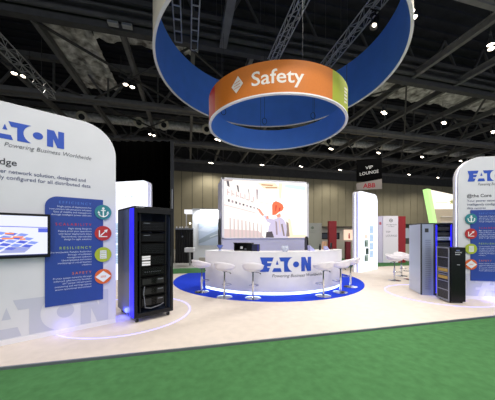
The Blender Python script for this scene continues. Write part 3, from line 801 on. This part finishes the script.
q = MB(); q.box(-.26,.26,-.01,.2,0,.015); q.box(-.26,.26,-.01,.2,.205,.225); q.box(-.26,-.225,-.01,.2,.015,.205); q.box(.13,.26,-.01,.2,.015,.205); q.box(-.225,.13,.18,.2,.015,.205); q.box(-.29,-.26,-.02,.2,.205,.225)
q.build('case_shell', BLK2, T, bevel=.003)
q = MB(); q.box(-.10,-.03,.08,.1,.05,.12); q.build('white_card', WHITE, T)
q = MB(); q.lathe([(.001,0),(.03,0),(.035,.05),(.001,.06)], n=12, c=(.05,.1,.015)); q.build('small_ornament', MGREY, T, smooth=True)
p, a = on_counter(255.5, 2.2)
q = MB(); q.box(-.10,.10,-.05,.12,0,.19); q.box(-.09,.09,-.055,-.05,.01,.18,1); q.box(.06,.10,-.058,-.055,.0,.19,2)
o = q.build('dark_box', [BLK, mat('navy_face', (24,26,62), .4), mat('indigo_face', (44,40,130), .4)], bevel=.004); o.location = p; o.rotation_euler = (0,0,a); tag(o, 'dark navy box beside the black case on the counter', 'box')
def brochure(px, label, r=2.3, sc=1.):
    p, a = on_counter(px, r)
    T = thing('brochure_holder', label, 'brochure holder', p, a)
    q = MB(); q.prism([(-.10*sc,0),(.12*sc,0),(.10*sc,.01),(-.09*sc,.15*sc),(-.10*sc,.15*sc)], -.05, .05); q.build('leaflets', mat('leaflet_lilac', (176,176,226), .5), T)
    q = MB(); q.box(-.11*sc,.13*sc,-.06,.06,-.0,.008); q.build('holder_base', WHITE, T)
brochure(311.5, 'lilac leaflet stand on the counter beside the black office chair', 2.3)
brochure(326.5, 'lilac leaflet stand on the counter towards its right end', 2.32, .8)
p, a = on_counter(320, 2.2)
q = MB(); q.lathe([(.001,0),(.03,0),(.032,.11),(.014,.15),(.014,.18),(.001,.18)], n=16); o = q.build('dark_bottle', BLK2, smooth=True); o.location = p; tag(o, 'small dark bottle on the counter left of the tan box', 'bottle')
p, a = on_counter(324.5, 2.12)
q = MB(); q.box(-.1,.1,-.05,.05,0,.24); q.box(-.02,.02,-.052,-.05,0,.24,1); o = q.build('tan_box', [mat('card_tan', (190,150,118), .8), mat('box_tape', (170,134,104), .6)], bevel=.003); o.location = p; o.rotation_euler = (0,0,a); tag(o, 'upright tan box behind the leaflets near the counter end', 'box')
p, a = on_counter(331, 2.28)
T = thing('desk_screen', 'small black screen seen from behind at the right end of the counter', 'screen', p, a+.5)
q = MB(); q.box(-.11,.11,-.01,.01,.05,.20); q.build('screen_back', BLK2, T, bevel=.004)
q = MB(); q.box(-.02,.02,.0,.02,.01,.1); q.box(-.07,.07,-.05,.06,0,.01); q.build('screen_foot', BLK2, T)
# office chair behind counter
pc_ = hall((311.8-247.5)/245*8.2, 8.2)
T = thing('office_chair', 'black office chair behind the counter right of the tower', 'chair', (pc_[0]+.05, pc_[1], P1), math.radians(75))
q = MB(); q.prism([(-.2,.75),(.2,.75),(.23,1.0),(.2,1.4),(.1,1.5),(-.1,1.5),(-.2,1.4),(-.23,1.0)], .2, .25); q.build('backrest', BLK, T, bevel=.02)
q = MB(); q.box(-.24,.24,-.24,.24,.52,.6); q.build('seat', BLK, T, bevel=.03)
q = MB(); q.tube((0,0,.1),(0,0,.52),.03); q.box(-.03,.03,.18,.27,.5,.8); q.build('column', DGREY, T)
q = MB()
for i in range(5):
    t = 2*PI*i/5; q.bar((0,0,.1),(.28*math.cos(t),.28*math.sin(t),.06),.04); q.tube((.28*math.cos(t)-.02,.28*math.sin(t),.03),(.28*math.cos(t)+.02,.28*math.sin(t),.03),.03)
q.build('star_base', BLK2, T)

# ================================================================== HANGING RINGS
def ringmesh(c, r0, r1, z0, z1, a0=0, a1=2*PI, n=128):
    q = MB(); q.lathe([(r0,z0),(r1,z0),(r1,z1),(r0,z1)], n=n, a0=a0, a1=a1, closed=True); return q
def face_angle(c): return math.atan2(-c.y, -c.x)
bd = math.radians(6.5); bc = Vector(hall(8.9*math.sin(bd), 8.9*math.cos(bd)))
BR, BZ = 4.12, EYE+5.71
B = thing('large_hanging_ring', 'large hanging ring, cream outside and blue inside', 'hanging ring banner', (bc.x, bc.y, BZ))
ringmesh(None, BR-.05, BR-.02, .02, 1.95).build('inner_blue_skin', RBLUE, B, smooth=True)
ringmesh(None, BR-.02, BR+.01, .02, 1.95).build('outer_cream_skin', RCREAM, B, smooth=True)
ringmesh(None, BR-.06, BR+.02, 0, .03).build('bottom_rim', RIMW, B, smooth=True)
for k in range(6):
    t = k*PI/3+.4; q = MB(); x, y = (BR-.03)*math.cos(t), (BR-.03)*math.sin(t)
    q.tube((x,y,1.9),(x,y,13-BZ),.008,n=6); q.build('suspension_cable', STEEL2, B)
sd = math.radians(6.67); sc_ = Vector(hall(8.9*math.sin(sd), 8.9*math.cos(sd)))
SR, SZ, SH = 2.38, EYE+.434*8.9-.06, .88
Sg = thing('small_hanging_ring', 'smaller hanging ring with orange lettered section and blue lining', 'hanging ring banner', (sc_.x, sc_.y, SZ))
fa = face_angle(sc_)
Sg.rotation_euler = (0,math.radians(1.9),fa)             # local +x looks towards the aisle
# slight lean
ringmesh(None, SR-.05, SR-.02, .02, SH).build('inner_blue_skin', RBLUE, Sg, smooth=True)
def rad(d): return math.radians(d)
for nm, m_, p0, p1, n in (('orange_section', ORNG, -52, 41, 60), ('lime_section', GRNF, 41, 131, 50), ('teal_section', TEALF, 131, 211, 50), ('red_section', REDF, 211, 308, 50)):
    ringmesh(None, SR-.02, SR+.01, .02, SH, rad(p0), rad(p1), n).build(nm, m_, Sg, smooth=True)
ringmesh(None, SR-.06, SR+.025, 0, .035).build('bottom_rim', RIMW, Sg, smooth=True)
rf_ = cfn(SR+.014, 0)
q = MB(); write(q, 'Safety', 0.04, .29, .38, rf_, width=1.42, bold=.012, align='CENTER'); q.build('lettering', mat('ring_letter', (226,222,215), .5), Sg, recalc=False)
rf3 = cfn(SR+.024, 0)
q = MB(); dx = -rad(27)*SR*1.0
q.flat([[(dx-.20,.44),(dx-.03,.22),(dx+.20,.44),(dx+.03,.68)]], 0, 0, rf3)
rf2 = cfn(SR+.029, 0)
for i in range(3):
    z = .36+.075*i; q.flat([[(dx-.10,z-.02),(dx+.10,z+.015),(dx+.10,z+.03),(dx-.10,z-.005)]], 0, 1, rf2)
q.build('diamond_symbol', [MATS['ring_letter'], ORNG], Sg, recalc=False)
q = MB()
for i in range(5):
    z = .25+.1*i; s0 = rad(61)*SR; q.flat([[(s0-.12,z-.04),(s0+.16,z+.02),(s0+.16,z+.075),(s0-.12,z+.015)]], 0, 0, rf_)
q.build('bars_symbol', MATS['ring_letter'], Sg, recalc=False)
for k in range(6):
    t = k*PI/3+.3; q = MB(); x, y = (SR-.03)*math.cos(t), (SR-.03)*math.sin(t)
    q.tube((x,y,SH-.02),(x,y,13-SZ),.007,n=6)
    q.build('suspension_cable', STEEL2, Sg)
# cable drops with coiled loops seen inside the ring
def cable_drop(px, py, Z, label):
    X = (px-247.5)/245*Z; z = EYE+(235-py)/245*Z; u, v = hall(X, Z)
    T = thing('cable_drop', label, 'cable', (u, v, z))
    q = MB(); q.tube((0,0,.1),(0,0,13-z),.006,n=6); q.build('cable', BLK, T)
    q = MB(); pts = [(.1*math.sin(t), 0, -.0+.1*math.cos(t)*1.3-.03) for t in [i*2*PI/18 for i in range(19)]]; q.path(pts, .010, n=6); q.build('coiled_loop', BLK, T)
cable_drop(223.5, 111, 10.2, 'thin cable ending in a loop, at the left inside the rings')
cable_drop(264.5, 120.5, 10.4, 'thin cable ending in a loop, in the middle inside the rings')
cable_drop(313, 115, 10.2, 'thin cable ending in a loop, at the right inside the rings')
# black spotlights on the trusses
cam_targets = [((3.73,5.6,8.931),(0.2,4.6,P0),'black stage lamp under the middle lattice truss, nearest',520,75),
               ((6.27,5.15,8.931),(6.5,5.0,P0),'black stage lamp under the right lattice truss, nearest',440,75),
               ((6.27,7.2,8.931),(2.2,6.5,P0),'black stage lamp under the right lattice truss, farther back',900,62),
               ((-6.8,6.2,8.081),(-1.5,4.9,1.2),'added black stage lamp, out of view under the left lattice truss',500,60)]  # last one is added out of view to brighten the left branded wall
for lc_, tg, lb, w_, sz in cam_targets: stage_lamp(lc_, tg, lb, w_, size=sz)

# ================================================================== BACKGROUND
# black drape behind left totem
q = MB(); n = 90; X0, X1 = -13., -4.42; vs = []
for i in range(n+1):
    X = X0+(X1-X0)*i/n; u, v = hall(X, 14+.09*math.sin(i*1.3)); vs += [(u,v,0),(u,v,6.95)]
q.add(vs, [(2*i,2*i+2,2*i+3,2*i+1) for i in range(n)])
o = q.build('black_drape', DRAPE, smooth=True, recalc=False); sm = o.modifiers.new('thickness','SOLIDIFY'); sm.thickness = .03
tag(o, 'tall black drape rising behind the left glowing totem', 'drape')
u, v = hall(-4.30, 14)
q = MB(); q.box(-.09,.09,-.06,.06,0,6.95); q.box(-.02,.02,-.07,-.06,2.2,4.2,1); o = q.build('drape_post', [DGREY, ALU]); o.location = (u,v,0); tag(o, 'slim dark post at the right edge of the black drape', 'post')

# left neighbouring stand: white wall with landscape picture, black counter
def panel_at(X, Z, rz=0.): u, v = hall(X, Z); return (u, v, 0)
RZ0 = -YAW
T = thing('white_stand_wall', 'white neighbouring stand wall with a pale landscape picture', 'stand wall', panel_at(-3.15, 14.0), RZ0)
q = MB(); q.box(0,1.7,0,.12,.3,3.1); q.box(0,.35,0,.12,.0,.3); q.box(1.2,1.7,0,.12,0,.3); q.build('wall_board', mat('stand_white', (226,230,234), .5), T)
q = MB(); q.prism([(.36,1.0),(1.7,1.0),(1.7,2.3),(.36,2.3)], -.03, 0); pic = q.build('landscape_picture', mat('pic_sky', (178,192,212), .5), T)
q = MB(); q.flat([[(.36,1.3),(.8,1.55),(1.2,1.75),(1.7,1.95),(1.7,1.6),(1.1,1.4),(.7,1.2),(.36,1.1)]], -.032); q.flat([[(.36,1.85),(.9,1.75),(1.3,1.95),(.7,2.1)]], -.032, 1); q.flat([[(1.0,1.5),(1.7,1.75),(1.7,1.7),(1.0,1.44)]], -.034, 2)
q.build('hills', [mat('pic_hill', (150,164,178), .5), mat('pic_cloud', (196,206,222), .5), mat('pic_path', (200,208,214), .5)], pic, recalc=False)
q = MB(); q.box(.5,1.6,-.35,0,3.0,3.06); q.box(.5,1.6,-.34,-.01,2.99,3.0,1); q.build('top_light', [WHITE, mat('stand_strip', (255,255,250), .4, emit=4.)], T)
T = thing('white_fascia', 'bright white fascia board of the stand behind the black curtain booth', 'fascia', panel_at(-4.25, 15.5), RZ0)
q = MB(); q.box(.25,1.15,0,.5,2.95,3.2); q.build('fascia_board', mat('fascia_glow', (250,250,255), .4, emit=.9), T)
q = MB(); q.box(.3,.36,.2,.26,0,2.95); q.box(1.05,1.11,.2,.26,0,2.95); each(q, 'fascia_post', WHITE, T)
T = thing('black_booth', 'black curtained booth with a small logo beside the drape', 'booth', panel_at(-4.10, 13.9), RZ0)
q = MB(); n = 40; vs = []
for i in range(n+1):
    x_ = 1.0*i/n; vs += [(x_, .03*math.sin(i*1.1), .0), (x_, .03*math.sin(i*1.1), 1.9)]
q.add(vs, [(2*i,2*i+2,2*i+3,2*i+1) for i in range(n)]); q.box(0,1.0,.05,.9,0,1.9)
q.build('curtain', mat('booth_black', (18,18,21), .8), T)
q = MB(); q.box(-.02,1.02,-.05,.92,1.9,1.98); q.build('booth_top', MGREY, T)
q = MB(); q.disc(.42, 1.5, .05, -.06, -.035, 16); q.build('round_mark', MGREY, T)
for k in range(5):
    q = MB(); q.lathe([(.001,0),(.03,0),(.035,.05),(.03,.1),(.001,.11)], n=12); o = q.build('white_cup', mat('cup_white', (235,235,240), .4, ), smooth=True)
    u, v = hall(-4.1+.16*k+.03*(k%2), 14.2); o.location = (u, v, 1.98); tag(o, 'small white cup on top of the black curtained booth', 'cup', 'white cups on the black booth')
T = thing('low_white_table', 'low white table in front of the neighbouring stand wall', 'table', panel_at(-3.15, 12.6), RZ0)
q = MB(); q.box(-.1,.38,0,.4,.70,.93); q.build('table_top', WHITE, T, bevel=.02)
q = MB(); q.box(.1,.18,.15,.25,0,.70); q.build('table_base', mat('table_grey', (150,150,150), .5), T)
# spotlight on arm
for X, Z, z, lb in ((-4.62,15.2,3.05,'tiny bright arm light beside the drape post'),(-3.75,16.,2.35,'tiny bright arm light above the black booth')):
    u, v = hall(X, Z)
    T = thing('arm_light', lb, 'light', (u, v, z))
    q = MB(); q.lathe([(.001,-.05),(.05,-.03),(.05,.03),(.001,.05)], n=14); q.build('bulb', mat('bulb_glow', (255,250,235), .4, emit=6.), T)
    q = MB(); q.tube((0,.05,0),(0,.3,.05),.012); q.tube((0,.3,-z),(0,.3,.05),.012); q.build('arm', DGREY, T)

# VIP lounge booth on the right
T = thing('lounge_booth', 'white and red lounge booth panels with round crest and lettering', 'booth', panel_at(7.75, 14.0), RZ0)
q = MB(); q.box(0,.86,0,.1,0,2.68); q.build('white_front', mat('booth_white', (240,236,248), .5), T)
q = MB(); q.prism([(-.02,0),(-.02,2.68),(-.32,2.66),(-.32,0)], .02, .5); q.build('lilac_side', mat('booth_lilac', (214,208,236), .5), T)
q = MB(); q.box(.86,1.27,-.02,.3,0,2.66); q.build('red_end', RED, T)
bf = lambda a, b: (a,-.004,b)
q = MB(); q.disc(.45,2.42,.10,-.008,0,20); q.disc(.45,2.42,.07,-.012,-.008,20,1); q.disc(.45,2.42,.035,-.016,-.012,12); q.build('crest', [GREYT, MATS['booth_white']], T)
q = MB(); write(q, 'EXHIBITION', .17, 2.15, .06, bf, width=.6); write(q, 'WORLD', .28, 2.05, .06, bf, width=.35); write(q, 'VIP', .16, 1.72, .11, bf, width=.25); write(q, 'LOUNGE', .16, 1.5, .11, bf, width=.62)
q.build('lettering', mat('booth_letter', (120,118,140), .6), T, recalc=False)
q = MB(); write(q, 'B', -.2, 2.18, .16, lambda a, b: (a,.015,b), bold=.03); q.build('red_letter', REDSIGN, T, recalc=False)
# shelf unit beside the booth
T = thing('dark_shelf', 'dark shelf with small lit screen right of the red booth end', 'shelf', panel_at(9.2, 14.5), RZ0)
q = MB(); q.box(0,1.1,.1,.4,0,1.05); q.build('white_base', mat('shelf_pale', (176,176,172), .6), T)
q = MB(); q.box(0,1.1,.2,.4,1.05,2.2); q.box(0,1.1,0,.4,2.2,2.25); q.build('dark_back', mat('shelf_dark', (60,58,58), .6), T)
q = MB(); q.box(.2,.7,.17,.2,1.4,2.0); q.build('screen', mat('shelf_screen', (170,178,190), .4, emit=.5), T)

# stand seen between tower and right totem
T = thing('pale_stand_wall', 'pale stand wall with a round crest behind the counter', 'stand wall', panel_at(3.75, 15.5), RZ0)
q = MB(); q.box(0,.95,0,.12,0,2.35); q.build('wall_board', mat('pale_board', (176,176,170), .6), T)
q = MB(); q.disc(.36,2.05,.09,-.01,0,18); q.build('crest', mat('crest_grey', (120,130,118), .6), T)
q = MB(); write(q, 'EXHIBITION', .12, 1.82, .06, bf, width=.5); write(q, 'WORLD', .2, 1.72, .06, bf, width=.34); q.build('lettering', mat('faint_letter', (140,142,136), .6), T, recalc=False)
T = thing('red_column', 'tall red column board behind the counter', 'column', panel_at(5.0, 15.0), RZ0)
q = MB(); q.box(0,.46,0,.3,0,2.45); q.build('red_board', RED, T, bevel=.01)
q = MB(); q.box(.04,.42,-.006,0,.05,.7); q.build('dark_base', BLK, T)
T = thing('long_stand_counter', 'long pale stand counter with dark canopy edge in the background', 'stand', panel_at(4.7, 16.5), RZ0)
q = MB(); q.box(-.1,2.6,.3,.5,1.2,2.1); q.box(-.1,2.6,0,.5,0,1.2); q.build('pale_body', mat('stand_pale', (190,184,176), .6), T)
q = MB(); q.box(-.1,2.6,-.1,.5,2.1,2.17); q.build('canopy_edge', mat('canopy_brown', (70,62,58), .6), T)
q = MB(); q.box(.1,1.6,.27,.3,1.3,1.75); q.box(.2,1.5,.26,.27,1.36,1.68,1); q.build('dark_screen', [BLK, mat('screen_dusk', (44,52,66), .3)], T)
q = MB(); q.box(1.9,2.55,.25,.3,1.25,1.95); q.build('lit_poster', mat('poster_peach', (250,214,190), .4, emit=.95), T)
q = MB(); q.box(2.2,2.3,.24,.25,1.35,1.6); q.lathe([(.001,-.06),(.06,0),(.001,.06)], n=12, c=(2.25,.24,1.66)); q.build('poster_figure', mat('poster_red', (196,70,70), .5), T)
T = thing('red_plinth', 'narrow dark red plinth beside the right totem', 'plinth', panel_at(6.05, 15.0), RZ0)
q = MB(); q.box(0,.28,0,.28,0,1.15); q.build('plinth_body', mat('plinth_red', (124,16,38), .5), T, bevel=.01)
q = MB(); q.box(-.01,.29,-.01,.29,1.15,1.18); q.build('plinth_cap', RED, T)

# hanging VIP banner
bz = 18.5; bu, bv = hall((369-247.5)/245*bz, bz)
T = thing('hanging_banner', 'black and white lounge banner hanging above the right totem', 'hanging banner', (bu, bv, EYE+45.5/245*bz), -YAW-math.radians(14))
q = MB(); q.box(-.88,.88,-.03,.03,.62,2.3); q.build('black_upper', mat('banner_black', (10,10,11), .95, spec=.05), T)
q = MB(); q.prism([(-.88,0),(.88,0),(.88,.75),(-.88,.5)], -.036, .036); q.build('white_lower', mat('banner_white', (150,140,136), .6), T)
bt = lambda a, b: (a,-.04,b+.12*a)
q = MB(); write(q, 'VIP', 0, 1.55, .24, bt, align='CENTER', width=.5); write(q, 'LOUNGE', 0, 1.15, .24, bt, align='CENTER', width=1.3); q.build('lettering', mat('banner_letter', (215,215,215), .6), T, recalc=False)
q = MB(); write(q, 'ABB', 0, .14, .34, lambda a, b: (a,-.04,b+.03*a), align='CENTER', width=.85, bold=.03); q.build('red_lettering', mat('banner_red', (170,26,44), .6), T, recalc=False)
q = MB(); q.tube((-.9,0,2.3),(-.9,0,13-T.location.z),.01); q.tube((.9,0,2.3),(.9,0,13-T.location.z),.01); each(q, 'hanging_wire', STEEL2, T)

# green edged sign
sz_ = 13.5; su, sv = hall((427-247.5)/245*sz_, sz_)
T = thing('slanted_sign', 'lit white stand sign with a leaning green glowing edge', 'sign', (su, sv, 0), -YAW)
zt = EYE+46/245*sz_; zb = EYE-10/245*sz_
q = MB(); q.prism([(.1,zt),(2.0,zt-.40),(2.0,zt-1.1),(.5,zt-1.1)], .06, .3); q.build('lit_board', mat('warm_board', (252,240,224), .4, emit=1.1), T)
q = MB(); q.prism([(0,zt+.02),(.2,zt-.01),(.98,0),(.80,0)], 0, .34); q.build('green_edge', mat('green_glow', (192,244,150), .4, emit=1.), T)
q = MB(); q.prism([(.5,zt-1.1),(2.0,zt-1.1),(2.0,0),(.95,0)], .1, .3)
for i in range(4): q.box(.8,1.8,.0,.1,zt-1.55-.3*i,zt-1.5-.3*i,1)
q.build('shelved_wall', [mat('shelf_cream', (196,182,160), .6), mat('shelf_white', (220,214,205), .5)], T)
q = MB(); write(q, 'bernstein', .55, zt-.78, .09, lambda a, b: (a,.055,b), width=.62)
for i in range(5):
    t = PI/2+i*2*PI/5
    q.add([(1.42,.055,zt-.7),(1.42+.07*math.cos(t-.6),.055,zt-.7+.07*math.sin(t-.6)),(1.42+.18*math.cos(t),.055,zt-.7+.18*math.sin(t)),(1.42+.07*math.cos(t+.6),.055,zt-.7+.07*math.sin(t+.6))], [(0,1,2,3)], 1)
q.build('lettering_and_star', [mat('faint_tan', (226,196,160), .5), mat('olive_star', (190,196,110), .5)], T, recalc=False)

# ================================================================== LIGHT
def spot(loc, watts, size=110, col=(1,.93,.82), r=.18):
    L = bpy.data.lights.new('high_bay_light', 'SPOT'); L.energy = watts; L.spot_size = rad(size); L.spot_blend = .6; L.shadow_soft_size = r; L.color = col
    o = bpy.data.objects.new('high_bay_light', L); COL.objects.link(o); o.location = loc; return o
for k, (u, v, z) in enumerate(BAYPOS): spot((u, v, z-.25), 520, 150)
for u, v in ((-3,-3),(3,-3),(9,-3),(-6,2.),(10,2.),(2.5,1.5)):      # the same lamps continue over the visitor's aisle
    spot((u, v, 9.4), 760, 168)
def glow(loc, e, col, r=.05):
    L = bpy.data.lights.new('led_glow', 'POINT'); L.energy = e; L.color = col; L.shadow_soft_size = r
    o = bpy.data.objects.new('led_glow', L); COL.objects.link(o); o.location = loc
L = bpy.data.lights.new('stand_wall_light', 'AREA'); L.shape = 'RECTANGLE'; L.size = 1.0; L.size_y = .25; L.energy = 70
o = bpy.data.objects.new('stand_wall_light', L); COL.objects.link(o); p = hall(-2.1, 13.8); o.location = (p[0], p[1], 2.95); o.rotation_euler = (rad(20), 0, -YAW)
p = hall(-2.35, 4.62); glow((p[0], p[1], P0+.12), 3., (.08,.1,1))
p = on_wall(lo_, LR, .36, -.10, .05); glow((p[0], p[1], P0+.10), .45, (.2,.15,1), .03)
p = hall(5.75, 5.72); glow((p[0], p[1], P0+.1), 2.5, (.2,.2,1))
p = hall(4.95, 6.1); glow((p[0], p[1], P0+.25), 2.5, (.1,.12,1))

wd = bpy.data.worlds.new('hall_air'); S.world = wd; wd.use_nodes = True
bg = wd.node_tree.nodes['Background']; bg.inputs['Color'].default_value = (.80,.85,1,1); bg.inputs['Strength'].default_value = .85

cam = bpy.data.cameras.new('camera'); co = bpy.data.objects.new('camera', cam); COL.objects.link(co)
co.location = (0,0,EYE); co.rotation_euler = (PI/2, 0, -YAW)
cam.sensor_fit = 'HORIZONTAL'; cam.sensor_width = 36; cam.lens = 36*245/495; cam.shift_y = 35/495; cam.clip_end = 200
S.camera = co
S.view_settings.view_transform = 'Standard'; S.view_settings.look = 'None'; S.view_settings.gamma = 1; S.view_settings.exposure = .2
S.view_settings.use_curve_mapping = False
